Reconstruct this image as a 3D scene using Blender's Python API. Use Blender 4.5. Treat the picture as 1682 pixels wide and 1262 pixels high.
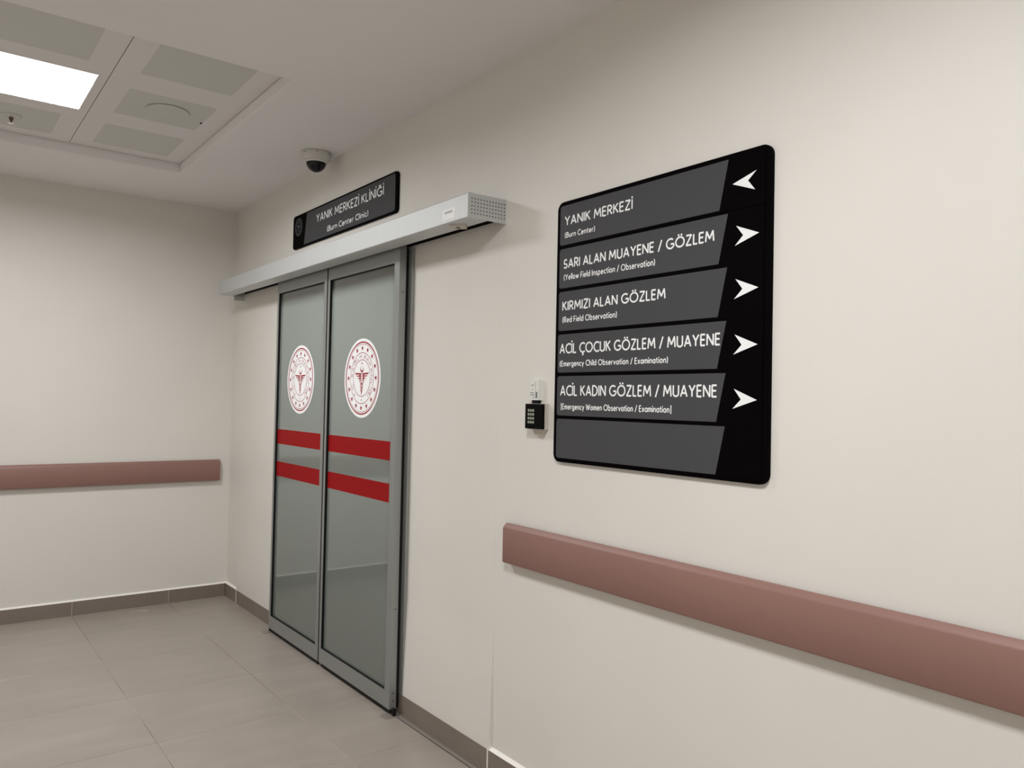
import bpy, bmesh, math, random
from mathutils import Vector, Matrix

random.seed(7)
for _o in list(bpy.data.objects):
    bpy.data.objects.remove(_o)
SC = bpy.context.scene
COL = SC.collection

# ---------------------------------------------------------------- camera, world, exposure
yaw, pit, rol = 0.64974151, 0.02163605, 0.02098947
fw = Vector((math.sin(yaw)*math.cos(pit), math.cos(yaw)*math.cos(pit), math.sin(pit)))
r0 = fw.cross(Vector((0, 0, 1))).normalized()
u0 = r0.cross(fw)
rt = r0*math.cos(rol) + u0*math.sin(rol)
up = u0*math.cos(rol) - r0*math.sin(rol)
cd = bpy.data.cameras.new('camera')
cam = bpy.data.objects.new('camera', cd)
COL.objects.link(cam)
cam.matrix_world = Matrix(((rt.x, up.x, -fw.x, -1.8523), (rt.y, up.y, -fw.y, -5.8704), (rt.z, up.z, -fw.z, 1.4775), (0, 0, 0, 1)))
cd.sensor_fit = 'HORIZONTAL'
cd.sensor_width = 36.0
cd.lens = 36.0*1282.29/1682.0
cd.clip_start = 0.02
SC.camera = cam

world = bpy.data.worlds.new('world')
SC.world = world
world.use_nodes = True
world.node_tree.nodes['Background'].inputs[0].default_value = (0.9, 0.95, 1, 1)
world.node_tree.nodes['Background'].inputs[1].default_value = 0.02

SC.view_settings.view_transform = 'Standard'
SC.view_settings.look = 'None'
SC.view_settings.exposure = 0.0
SC.view_settings.gamma = 1.0
SC.view_settings.use_curve_mapping = False
LAMP = [40.0, 43.0, 39.0]                       # watts of the lamp panels: over the door, by the camera, behind it
SPREAD = 166                                    # prismatic panels throw little light sideways
LAMP_COL = (0.98, 0.99, 1.0)
BACK_GLOW = 21.0                                 # added unseen lamp that makes the door film glow

# ---------------------------------------------------------------- materials
def s2l(c):
    return tuple((x/12.92 if x <= 0.04045 else ((x+0.055)/1.055)**2.4) for x in c)
def hexc(r, g, b):
    return s2l((r/255, g/255, b/255))

def mat(name, col, rough=0.6, metal=0.0, spec=0.5, noise=None, bump=None, coat=0.0):
    """noise = (scale, amount, stretch xyz) colour mottling; bump = (scale, strength)"""
    m = bpy.data.materials.new(name)
    m.use_nodes = True
    nt = m.node_tree
    b = nt.nodes['Principled BSDF']
    b.inputs['Base Color'].default_value = (*col, 1)
    b.inputs['Roughness'].default_value = rough
    b.inputs['Metallic'].default_value = metal
    b.inputs['Specular IOR Level'].default_value = spec
    b.inputs['Coat Weight'].default_value = coat
    tc = nt.nodes.new('ShaderNodeTexCoord')
    if noise:
        mp = nt.nodes.new('ShaderNodeMapping')
        mp.inputs['Scale'].default_value = noise[2] if len(noise) > 2 else (1, 1, 1)
        nt.links.new(tc.outputs['Object'], mp.inputs['Vector'])
        n = nt.nodes.new('ShaderNodeTexNoise')
        n.inputs['Scale'].default_value = noise[0]
        n.inputs['Detail'].default_value = 5
        nt.links.new(mp.outputs[0], n.inputs['Vector'])
        mr = nt.nodes.new('ShaderNodeMapRange')
        mr.inputs['From Min'].default_value = 0.3
        mr.inputs['From Max'].default_value = 0.7
        mr.inputs['To Min'].default_value = 1-noise[1]
        mr.inputs['To Max'].default_value = 1+noise[1]*0.6
        nt.links.new(n.outputs['Fac'], mr.inputs['Value'])
        mx = nt.nodes.new('ShaderNodeVectorMath')
        mx.operation = 'SCALE'
        mx.inputs[0].default_value = col
        nt.links.new(mr.outputs[0], mx.inputs['Scale'])
        nt.links.new(mx.outputs[0], b.inputs['Base Color'])
    if bump:
        n2 = nt.nodes.new('ShaderNodeTexNoise')
        n2.inputs['Scale'].default_value = bump[0]
        n2.inputs['Detail'].default_value = 3
        nt.links.new(tc.outputs['Object'], n2.inputs['Vector'])
        bp = nt.nodes.new('ShaderNodeBump')
        bp.inputs['Strength'].default_value = bump[1]
        bp.inputs['Distance'].default_value = 0.002
        nt.links.new(n2.outputs['Fac'], bp.inputs['Height'])
        nt.links.new(bp.outputs[0], b.inputs['Normal'])
    return m

def wall_mat(name, col):
    """painted plaster with faint roller texture and small scuff marks"""
    m = mat(name, col, rough=0.48, spec=0.35, noise=(1.7, 0.025), bump=(160, 0.06))
    nt = m.node_tree
    b = nt.nodes['Principled BSDF']
    src = b.inputs['Base Color'].links[0].from_socket
    tc = [n for n in nt.nodes if n.type == 'TEX_COORD'][0]
    n = nt.nodes.new('ShaderNodeTexNoise')
    n.inputs['Scale'].default_value = 9
    n.inputs['Detail'].default_value = 8
    n.inputs['Roughness'].default_value = 0.75
    nt.links.new(tc.outputs['Object'], n.inputs['Vector'])
    r = nt.nodes.new('ShaderNodeMapRange')
    r.inputs['From Min'].default_value = 0.70
    r.inputs['From Max'].default_value = 0.80
    nt.links.new(n.outputs['Fac'], r.inputs['Value'])
    # scuffs only low on the wall, where trolleys and shoes reach
    sp = nt.nodes.new('ShaderNodeSeparateXYZ')
    nt.links.new(tc.outputs['Object'], sp.inputs[0])
    h = nt.nodes.new('ShaderNodeMapRange')
    h.inputs['From Min'].default_value = 1.1
    h.inputs['From Max'].default_value = 0.1
    nt.links.new(sp.outputs['Z'], h.inputs['Value'])
    k = nt.nodes.new('ShaderNodeMath'); k.operation = 'MULTIPLY'
    nt.links.new(r.outputs[0], k.inputs[0]); nt.links.new(h.outputs[0], k.inputs[1])
    k2 = nt.nodes.new('ShaderNodeMath'); k2.operation = 'MULTIPLY'; k2.inputs[1].default_value = 0.28
    nt.links.new(k.outputs[0], k2.inputs[0])
    mx = nt.nodes.new('ShaderNodeMix'); mx.data_type = 'RGBA'
    nt.links.new(k2.outputs[0], mx.inputs['Factor'])
    nt.links.new(src, mx.inputs['A'])
    mx.inputs['B'].default_value = (0.18, 0.16, 0.14, 1)
    nt.links.new(mx.outputs['Result'], b.inputs['Base Color'])
    return m

def perforated_mat(name, base, hole, pitch):
    """sheet metal with a fine grid of round holes, about 2 mm each"""
    m = mat(name, base, rough=0.55)
    nt = m.node_tree
    b = nt.nodes['Principled BSDF']
    tc = [n for n in nt.nodes if n.type == 'TEX_COORD'][0]
    sc = nt.nodes.new('ShaderNodeVectorMath'); sc.operation = 'SCALE'; sc.inputs['Scale'].default_value = 1/pitch
    rm = nt.nodes.new('ShaderNodeMapping'); rm.inputs['Rotation'].default_value = (0, 0, math.radians(33))
    nt.links.new(tc.outputs['Object'], rm.inputs['Vector'])
    nt.links.new(rm.outputs[0], sc.inputs[0])
    fr = nt.nodes.new('ShaderNodeVectorMath'); fr.operation = 'FRACTION'
    nt.links.new(sc.outputs[0], fr.inputs[0])
    sb = nt.nodes.new('ShaderNodeVectorMath'); sb.operation = 'SUBTRACT'; sb.inputs[1].default_value = (0.5, 0.5, 0)
    nt.links.new(fr.outputs[0], sb.inputs[0])
    ml = nt.nodes.new('ShaderNodeVectorMath'); ml.operation = 'MULTIPLY'; ml.inputs[1].default_value = (1, 1, 0)
    nt.links.new(sb.outputs[0], ml.inputs[0])
    ln = nt.nodes.new('ShaderNodeVectorMath'); ln.operation = 'LENGTH'
    nt.links.new(ml.outputs[0], ln.inputs[0])
    lt = nt.nodes.new('ShaderNodeMath'); lt.operation = 'LESS_THAN'; lt.inputs[1].default_value = 0.30
    nt.links.new(ln.outputs['Value'], lt.inputs[0])
    mx = nt.nodes.new('ShaderNodeMix'); mx.data_type = 'RGBA'
    nt.links.new(lt.outputs[0], mx.inputs['Factor'])
    mx.inputs['A'].default_value = (*base, 1); mx.inputs['B'].default_value = (*hole, 1)
    nt.links.new(mx.outputs['Result'], b.inputs['Base Color'])
    return m

def tile_mat(name, col, rough, spread):
    """porcelain tile: fine streaks and a small tone shift from tile to tile"""
    m = mat(name, col, rough=rough, spec=0.5, noise=(6, 0.07, (0.35, 1.6, 1)))
    nt = m.node_tree
    b = nt.nodes['Principled BSDF']
    src = b.inputs['Base Color'].links[0].from_socket
    tc = [n for n in nt.nodes if n.type == 'TEX_COORD'][0]
    g = nt.nodes.new('ShaderNodeNewGeometry')
    r = nt.nodes.new('ShaderNodeMapRange')
    oi = nt.nodes.new('ShaderNodeObjectInfo')
    nt.links.new(oi.outputs['Random'], r.inputs['Value'])
    r.inputs['To Min'].default_value = 1-spread; r.inputs['To Max'].default_value = 1+spread
    n = nt.nodes.new('ShaderNodeTexNoise'); n.inputs['Scale'].default_value = 140; n.inputs['Detail'].default_value = 4
    nt.links.new(g.outputs['Position'], n.inputs['Vector'])
    r2 = nt.nodes.new('ShaderNodeMapRange'); r2.inputs['To Min'].default_value = 0.93; r2.inputs['To Max'].default_value = 1.07
    nt.links.new(n.outputs['Fac'], r2.inputs['Value'])
    # worn, cloudy patches across the whole floor
    n3 = nt.nodes.new('ShaderNodeTexNoise'); n3.inputs['Scale'].default_value = 3.2; n3.inputs['Detail'].default_value = 6
    nt.links.new(g.outputs['Position'], n3.inputs['Vector'])
    r3 = nt.nodes.new('ShaderNodeMapRange'); r3.inputs['From Min'].default_value = 0.3; r3.inputs['From Max'].default_value = 0.7
    r3.inputs['To Min'].default_value = 0.95; r3.inputs['To Max'].default_value = 1.06
    nt.links.new(n3.outputs['Fac'], r3.inputs['Value'])
    p = nt.nodes.new('ShaderNodeMath'); p.operation = 'MULTIPLY'
    nt.links.new(r.outputs[0], p.inputs[0]); nt.links.new(r2.outputs[0], p.inputs[1])
    p2 = nt.nodes.new('ShaderNodeMath'); p2.operation = 'MULTIPLY'
    nt.links.new(p.outputs[0], p2.inputs[0]); nt.links.new(r3.outputs[0], p2.inputs[1])
    v = nt.nodes.new('ShaderNodeVectorMath'); v.operation = 'SCALE'
    nt.links.new(src, v.inputs[0]); nt.links.new(p2.outputs[0], v.inputs['Scale'])
    nt.links.new(v.outputs[0], b.inputs['Base Color'])
    rr = nt.nodes.new('ShaderNodeMapRange'); rr.inputs['To Min'].default_value = rough-0.08; rr.inputs['To Max'].default_value = rough+0.12
    nt.links.new(n3.outputs['Fac'], rr.inputs['Value']); nt.links.new(rr.outputs[0], b.inputs['Roughness'])
    return m

def grout_mat():
    m = mat('tile grout', hexc(150, 140, 130), rough=0.9)
    nt = m.node_tree
    b = nt.nodes['Principled BSDF']
    g = nt.nodes.new('ShaderNodeNewGeometry')
    n = nt.nodes.new('ShaderNodeTexNoise'); n.inputs['Scale'].default_value = 1.5; n.inputs['Detail'].default_value = 2
    nt.links.new(g.outputs['Position'], n.inputs['Vector'])
    cr = nt.nodes.new('ShaderNodeValToRGB')
    cr.color_ramp.elements[0].position = 0.42; cr.color_ramp.elements[0].color = (*hexc(108, 98, 90), 1)
    cr.color_ramp.elements[1].position = 0.60; cr.color_ramp.elements[1].color = (*hexc(190, 182, 172), 1)
    nt.links.new(n.outputs['Fac'], cr.inputs[0]); nt.links.new(cr.outputs[0], b.inputs['Base Color'])
    return m

def emit_mat(name, col, strength):
    m = bpy.data.materials.new(name)
    m.use_nodes = True
    nt = m.node_tree
    for n in list(nt.nodes): nt.nodes.remove(n)
    e = nt.nodes.new('ShaderNodeEmission'); o = nt.nodes.new('ShaderNodeOutputMaterial')
    e.inputs[0].default_value = (*col, 1); e.inputs[1].default_value = strength
    nt.links.new(e.outputs[0], o.inputs[0])
    return m

def film_glass():
    """glass with a grey translucent film: clear gloss outside, light from the added room behind glows through"""
    m = mat('grey film glass', hexc(34, 35, 33), rough=0.02)
    nt = m.node_tree
    b = nt.nodes['Principled BSDF']
    b.inputs['IOR'].default_value = 2.05
    o = [n for n in nt.nodes if n.type == 'OUTPUT_MATERIAL'][0]
    t = nt.nodes.new('ShaderNodeBsdfTranslucent'); t.inputs['Color'].default_value = (*hexc(196, 206, 196), 1)
    a = nt.nodes.new('ShaderNodeMixShader'); a.inputs[0].default_value = 0.35
    nt.links.new(b.outputs[0], a.inputs[1]); nt.links.new(t.outputs[0], a.inputs[2])
    # the gloss stays whole: the film sits inside the glass
    b.inputs['Coat Weight'].default_value = 0.0
    fr = nt.nodes.new('ShaderNodeFresnel'); fr.inputs['IOR'].default_value = 2.05
    gl = nt.nodes.new('ShaderNodeBsdfAnisotropic'); gl.inputs['Roughness'].default_value = 0.02
    b.inputs['Specular IOR Level'].default_value = 0.0
    b.inputs['IOR'].default_value = 1.0
    mx = nt.nodes.new('ShaderNodeMixShader')
    nt.links.new(fr.outputs[0], mx.inputs[0]); nt.links.new(a.outputs[0], mx.inputs[1]); nt.links.new(gl.outputs[0], mx.inputs[2])
    nt.links.new(mx.outputs[0], o.inputs[0])
    return m

M = dict(
    wall=wall_mat('greige wall paint', hexc(224, 220, 213)),
    clinic=mat('added back room paint', hexc(160, 156, 150), rough=0.7),  # for the added room behind the doors, dull to cut its bounce
    ceil=mat('matt ceiling paint', hexc(235, 232, 231), rough=0.9, spec=0.1, noise=(1.3, 0.02)),
    panel=mat('ceiling panel enamel', hexc(226, 222, 221), rough=0.6, spec=0.3),
    perf=perforated_mat('perforated panel steel', hexc(218, 218, 214), hexc(160, 160, 156), 0.0042),
    dark=mat('dark gap', (0.012, 0.012, 0.012), rough=0.9, spec=0.1),
    white=mat('white plastic', hexc(226, 225, 219), rough=0.4),
    offwhite=mat('off white camera plastic', hexc(206, 204, 198), rough=0.45),
    filler=mat('white filler bead', hexc(240, 237, 230), rough=0.6),
    tile=tile_mat('taupe floor tile', hexc(156, 147, 138), 0.33, 0.025),
    skirt=tile_mat('taupe skirting tile', hexc(128, 117, 108), 0.42, 0.03),
    grout=grout_mat(),
    lightgrout=mat('pale skirting grout', hexc(205, 198, 188), rough=0.9),
    rail=mat('dusty rose vinyl', hexc(141, 106, 97), rough=0.45, spec=0.4, noise=(2.5, 0.03), bump=(260, 0.12)),
    raildark=mat('rail end edge', hexc(98, 72, 65), rough=0.6),
    alu=mat('satin aluminium', hexc(208, 210, 210), rough=0.62, metal=0.65, noise=(3, 0.02, (1, 30, 1))),
    alu2=mat('satin door aluminium', hexc(160, 163, 161), rough=0.42, metal=0.6),
    alulight=mat('bright anodised edge', hexc(214, 215, 213), rough=0.3, metal=0.5),
    rubber=mat('black rubber', (0.006, 0.006, 0.006), rough=0.6, spec=0.25),
    glass=film_glass(),
    red=mat('red vinyl', hexc(150, 17, 21), rough=0.5, spec=0.08),
    logored=mat('deep red print', hexc(158, 24, 44), rough=0.5, spec=0.3),
    logowhite=mat('white vinyl', hexc(252, 252, 252), rough=0.5, spec=0.3),
    board=mat('black sign aluminium', (0.002, 0.0015, 0.0017), rough=0.6, spec=0.02),
    slate=mat('charcoal sign foil', hexc(75, 75, 77), rough=0.5, spec=0.08),
    letter=mat('white lettering', hexc(245, 245, 245), rough=0.5, spec=0.3),
    faint=mat('dim grey print', hexc(120, 128, 132), rough=0.5),
    black=mat('gloss black plastic', (0.005, 0.005, 0.006), rough=0.12, spec=0.3),
    plate=mat('black keypad plastic', (0.003, 0.003, 0.003), rough=0.5, spec=0.05),
    lens=mat('camera lens glass', (0.02, 0.02, 0.025), rough=0.04, spec=0.8),
    keys=mat('grey green key plastic', hexc(158, 164, 142), rough=0.5),  # plain grey green, the keys emit nothing
    beige=mat('beige plastic', hexc(200, 194, 182), rough=0.5),
    ink=mat('grey blue ink', hexc(96, 102, 108), rough=0.6),
    chrome=mat('polished chrome', (0.75, 0.75, 0.74), rough=0.15, metal=1.0),
    steel=mat('dull steel strip', hexc(150, 142, 134), rough=0.45, metal=0.3),
)

# ---------------------------------------------------------------- mesh helpers
class MB:
    def __init__(self):
        self.bm = bmesh.new()
    def box(self, x0, x1, y0, y1, z0, z1):
        v = [self.bm.verts.new((x, y, z)) for x in (x0, x1) for y in (y0, y1) for z in (z0, z1)]
        for f in ((0, 1, 3, 2), (4, 6, 7, 5), (0, 4, 5, 1), (2, 3, 7, 6), (0, 2, 6, 4), (1, 5, 7, 3)):
            self.bm.faces.new([v[i] for i in f])
        return self
    step = 0.0; count = 0
    def poly(self, pts):
        if self.step:                              # film thickness: crossing strokes lie on each other, never in one plane
            self.count += 1
            off = Vector((-self.step*(self.count % 7), 0, 0))
            pts = [Vector(p)+off for p in pts]
        try:
            self.bm.faces.new([self.bm.verts.new(p) for p in pts])
        except ValueError:
            pass
        return self
    def prism(self, pts, off):
        """closed prism: outline pts (3-D, planar) pushed by vector off"""
        off = Vector(off)
        a = [self.bm.verts.new(p) for p in pts]
        b = [self.bm.verts.new(Vector(p)+off) for p in pts]
        self.bm.faces.new(a); self.bm.faces.new(list(reversed(b)))
        n = len(pts)
        for i in range(n):
            self.bm.faces.new((a[i], b[i], b[(i+1) % n], a[(i+1) % n]))
        return self
    def lathe(self, c, prof, n=32, axis=(0, 0, 1)):
        """prof: list of (radius, height) turned round axis through c"""
        ax = Vector(axis).normalized()
        t = ax.orthogonal().normalized(); s = ax.cross(t)
        c = Vector(c); rings = []
        for r, h in prof:
            if r < 1e-6:
                rings.append([self.bm.verts.new(c+ax*h)])
            else:
                rings.append([self.bm.verts.new(c+ax*h+(t*math.cos(2*math.pi*i/n)+s*math.sin(2*math.pi*i/n))*r) for i in range(n)])
        for A, B in zip(rings, rings[1:]):
            for i in range(n):
                j = (i+1) % n
                q = [A[i % len(A)], A[j % len(A)], B[j % len(B)], B[i % len(B)]]
                u = []
                for w in q:
                    if w not in u: u.append(w)
                if len(u) > 2: self.bm.faces.new(u)
        return self
    def bevel(self, w, seg=2, sel=None):
        es = [e for e in self.bm.edges if (sel(e) if sel else len(e.link_faces) == 2 and e.calc_face_angle(0) > 0.6)]
        bmesh.ops.bevel(self.bm, geom=es, offset=w, segments=seg, profile=0.5, affect='EDGES')
        return self
    def build(self, name, m, parent=None, smooth=False, recalc=True, flip=None):
        if recalc:
            bmesh.ops.recalc_face_normals(self.bm, faces=self.bm.faces)
        if flip is not None:                       # flat print: turn every face towards FLIP
            self.bm.normal_update()
            bad = [f for f in self.bm.faces if f.normal.dot(Vector(flip)) < 0]
            if bad: bmesh.ops.reverse_faces(self.bm, faces=bad)
        me = bpy.data.meshes.new(name)
        self.bm.to_mesh(me); self.bm.free()
        me.materials.append(m)
        if smooth:
            for p in me.polygons: p.use_smooth = True
            try: me.set_sharp_from_angle(angle=math.radians(35))
            except Exception: pass
        o = bpy.data.objects.new(name, me)
        COL.objects.link(o)
        if parent is not None:
            o.parent = parent
            o.matrix_parent_inverse = Matrix.Translation(-root_loc(parent))
        return o

def root_loc(o):
    v = Vector(o.location)
    return v

def empty(name, loc=(0, 0, 0)):
    o = bpy.data.objects.new(name, None)
    o.location = loc
    o.empty_display_size = 0.05
    COL.objects.link(o)
    return o

def tag(o, label=None, cat=None, group=None, kind=None):
    if label: o['label'] = label
    if cat: o['category'] = cat
    if group: o['group'] = group
    if kind: o['kind'] = kind
    return o

def B(name, m, parent, *b, bev=0, seg=2):
    """one box as an object"""
    k = MB().box(*b)
    if bev: k.bevel(bev, seg)
    return k.build(name, m, parent, smooth=bool(bev))

def W(u, v, d=0.0):
    """point on the door wall: u along it towards the camera, v up, d out of the wall"""
    return Vector((-d, -u, v))
OUT = (-1, 0, 0)

# ---------------------------------------------------------------- room shell
H = 2.841
H2 = 2.900
XL, YN = -3.02, -9.90
def struct(o, label, cat=None):
    tag(o, label, cat, kind='structure')
    return o

floor = struct(B('floor', M['grout'], None, XL-0.1, 0.0, YN-0.1, 0.1, -0.06, -0.0012), 'taupe porcelain tiled corridor floor with thin grout joints', 'floor')
wall_back = struct(B('wall_back', M['wall'], None, XL-0.12, 0.12, 0.0, 0.12, -0.06, 3.05), 'far greige end wall behind the short rose handrail', 'wall')
DY0, DY1, DZ = -2.56, -1.10, 2.16              # the doorway behind the leaves
_k = MB()
_k.prism([(0, YN, -0.06), (0, YN, 3.05), (0, 0, 3.05), (0, 0, -0.06), (0, DY1, -0.06), (0, DY1, DZ), (0, DY0, DZ), (0, DY0, -0.06)], (0.12, 0, 0))
wall_right = struct(_k.build('wall_right', M['wall']), 'long greige wall carrying the sliding doors and black signs', 'wall')
wall_left = struct(B('wall_left', M['wall'], None, XL-0.12, XL, YN, 0.0, -0.06, 3.05), 'greige corridor wall opposite the sliding doors', 'wall')
wall_front = struct(B('wall_front', M['wall'], None, XL-0.12, 0.12, YN-0.12, YN, -0.06, 3.05), 'greige wall closing the corridor behind the viewer', 'wall')
# built-out strip of wall behind the travel of the door leaves, flush with the skirting
_k = MB()
def _strip(ya, yb, zlo=0.0925):
    # plaster feathered out upwards: flush with the skirting below, almost nil above
    pts = [(0.0, zlo), (-0.0125, zlo)] if zlo < 1 else [(0.0, zlo), (-0.002, zlo)]
    if zlo < 1: pts += [(-0.0125, 0.12), (-0.0003, 0.55)]
    pts += [(-0.0003, 2.20), (0.0, 2.20)]
    _k.prism([(x, ya, z) for x, z in pts], (0, yb-ya, 0))
_strip(-3.345, DY0); _strip(DY1, -0.262)
trim_1 = struct(_k.build('trim_1', M['wall']), 'slightly thicker painted wall strip behind the sliding door leaves', 'wall trim')
# unseen room added behind the doorway, only to make the film glow
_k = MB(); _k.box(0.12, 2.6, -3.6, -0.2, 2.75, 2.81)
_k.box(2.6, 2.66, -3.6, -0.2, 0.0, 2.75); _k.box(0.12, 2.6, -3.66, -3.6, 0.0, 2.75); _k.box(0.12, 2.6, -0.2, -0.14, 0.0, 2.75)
tag(_k.build('wall_inner_added', M['clinic']), 'added unseen walls and ceiling of the glow room behind the frosted doors', 'wall', kind='structure')
tag(B('floor_inner_added', M['skirt'], None, 0.0, 2.6, -3.6, -0.2, -0.06, -0.001), 'added unseen dim floor of the glow room behind the frosted doors', 'floor', kind='structure')
_t = empty('ceiling_light', (0.60, -1.83, 2.75))  # added lamp, lights the door film from behind
tag(_t, 'added unseen lamp panel that makes the frosted door glass glow', 'ceiling light')
_k = MB().box(0.85, 1.35, -2.8, -0.9, 2.735, 2.7495)

_k.build('diffuser', emit_mat('added glow lamp diffuser', LAMP_COL, BACK_GLOW), _t)

# ceiling with recessed trays
TRX = (-2.42, -0.605)
TRAYS = [(-2.615, -0.785), (-5.865, -4.035), (-9.115, -7.285)]
def make_ceiling():
    xs = [XL-0.05, TRX[0], TRX[1], 0.05]
    ys = sorted([YN-0.05, 0.05] + [y for t in TRAYS for y in t])
    k = MB(); bm = k.bm
    V = {(i, j): bm.verts.new((x, y, H)) for i, x in enumerate(xs) for j, y in enumerate(ys)}
    top = {}
    for i in range(len(xs)-1):
        for j in range(len(ys)-1):
            hole = i == 1 and any(abs(ys[j]-t[0]) < 1e-6 for t in TRAYS)
            q = [V[i, j], V[i+1, j], V[i+1, j+1], V[i, j+1]]
            if not hole:
                bm.faces.new(q)
            else:
                a = [bm.verts.new((v.co.x, v.co.y, H2+0.03)) for v in q]
                for n in range(4):
                    bm.faces.new((q[n], q[(n+1) % 4], a[(n+1) % 4], a[n]))
    bm.normal_update()
    es = [e for e in bm.edges if len(e.link_faces) == 2 and abs(abs(e.link_faces[0].normal.z)-abs(e.link_faces[1].normal.z)) > 0.5]
    bmesh.ops.bevel(bm, geom=es, offset=0.011, segments=3, profile=0.5, affect='EDGES')
    bmesh.ops.recalc_face_normals(bm, faces=bm.faces)
    o = k.build('ceiling', M['ceil'], None, smooth=True, recalc=False)
    return o
ceiling = struct(make_ceiling(), 'plain matt ceiling with a sunken tray of steel panels', 'ceiling')
B('light_lid', M['dark'], ceiling, XL-0.1, 0.1, YN-0.1, 0.1, 2.97, 3.04)  # unseen lid added above the trays to block light

def panel_plate(x0, x1, y0, y1, holes, parent):
    """steel pan with rectangular openings, each filled by a perforated field"""
    k = MB(); bm = k.bm
    xs = sorted({x0, x1} | {h[0] for h in holes} | {h[1] for h in holes})
    ys = sorted({y0, y1} | {h[2] for h in holes} | {h[3] for h in holes})
    V = {(i, j): bm.verts.new((x, y, H2)) for i, x in enumerate(xs) for j, y in enumerate(ys)}
    for i in range(len(xs)-1):
        for j in range(len(ys)-1):
            cx, cy = (xs[i]+xs[i+1])/2, (ys[j]+ys[j+1])/2
            if any(h[0] < cx < h[1] and h[2] < cy < h[3] for h in holes): continue
            bm.faces.new((V[i, j], V[i+1, j], V[i+1, j+1], V[i, j+1]))
    r = bmesh.ops.extrude_face_region(bm, geom=list(bm.faces))
    bmesh.ops.translate(bm, verts=[g for g in r['geom'] if isinstance(g, bmesh.types.BMVert)], vec=(0, 0, 0.02))
    return k.build('ceiling_panel', M['panel'], parent)

def tray(idx, y0, y1):
    yc = (y0+y1)/2
    g = 0.0035
    cols = [(-1.2095, TRX[1]-0.004), (-1.8145, -1.2095), (TRX[0]+0.004, -1.8145)]
    for c, (a, b) in enumerate(cols):
        a += g/2 if c != 2 else 0; b -= g/2 if c else 0
        xc = (a+b)/2
        hs = []
        for lo, hi in ((-0.80, -0.41), (0.405, 0.80)):
            hs.append((xc-0.2, xc+0.2, yc+lo, yc+hi))
        mid = (xc-0.265, xc+0.265, yc-0.275, yc+0.275) if c == 1 else (xc-0.2, xc+0.2, yc-0.195, yc+0.205)
        hs.insert(1, mid)
        p = panel_plate(a, b, y0+0.006, y1-0.006, hs, ceiling)
        for n, h in enumerate(hs):
            if c == 1 and n == 1: continue
            B('perforated_field', M['perf'], p, h[0], h[1], h[2], h[3], H2+0.0008, H2+0.012)
        if c == 1:
            t = empty('ceiling_light', (xc, yc, H2))
            lab = ['glowing square lamp panel set in the sunken ceiling tray before the doors',
                   'glowing square lamp panel in the ceiling tray above the directory sign', 'glowing square lamp panel in the tray furthest behind the viewer'][idx]
            tag(t, lab, 'ceiling light', 'square lamp panels in the ceiling trays')
            h = mid
            B('diffuser', emit_mat('lamp diffuser', (1, 1, 1), 2.2), t, h[0]+0.006, h[1]-0.006, h[2]+0.006, h[3]-0.006, H2+0.001, H2+0.010)
            ld = bpy.data.lights.new('panel_light', 'AREA')
            ld.shape = 'RECTANGLE'; ld.size = h[1]-h[0]-0.012; ld.size_y = h[3]-h[2]-0.012
            ld.energy = LAMP[idx]; ld.spread = math.radians(SPREAD); ld.color = LAMP_COL
            lo = bpy.data.objects.new('panel_light', ld); COL.objects.link(lo); lo.parent = t; lo.location = (0, 0, 0.0005)
            k = MB()
            k.box(h[0]+0.0005, h[0]+0.006, h[2]+0.0005, h[3]-0.0005, H2-0.001, H2+0.012); k.box(h[1]-0.006, h[1]-0.0005, h[2]+0.0005, h[3]-0.0005, H2-0.001, H2+0.012)
            k.box(h[0]+0.006, h[1]-0.006, h[2]+0.0005, h[2]+0.006, H2-0.001, H2+0.012); k.box(h[0]+0.006, h[1]-0.006, h[3]-0.006, h[3]-0.0005, H2-0.001, H2+0.012)
            k.build('frame', M['white'], t)
for i, (a, b) in enumerate(TRAYS): tray(i, a, b)

# ---------------------------------------------------------------- floor tiles and skirting
def tiles():
    xs = [XL] + [x for x in [-0.405-0.6*n for n in range(4, -1, -1)]] + [0.0]
    ys = [0.0] + [-0.53-0.5985*n for n in range(0, 16)]
    ys = [y for y in ys if y > YN] + [YN]
    cache = {}
    g = 0.0011
    for i in range(len(xs)-1):
        for j in range(len(ys)-1):
            w, d = xs[i+1]-xs[i], ys[j]-ys[j+1]
            if w < 0.02 or d < 0.02: continue
            key = (round(w, 4), round(d, 4))
            if key not in cache:
                k = MB().box(-w/2+g, w/2-g, -d/2+g, d/2-g, -0.012, 0.0)
                k.bevel(0.0008, 1, lambda e: all(v.co.z > -0.001 for v in e.verts))
                o = k.build('floor_tile', M['tile'], floor)
                cache[key] = o.data
            else:
                o = bpy.data.objects.new('floor_tile', cache[key]); COL.objects.link(o); o.parent = floor
            o.matrix_parent_inverse = Matrix()
            o.location = ((xs[i]+xs[i+1])/2, (ys[j]+ys[j+1])/2, 0)
tiles()

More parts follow.
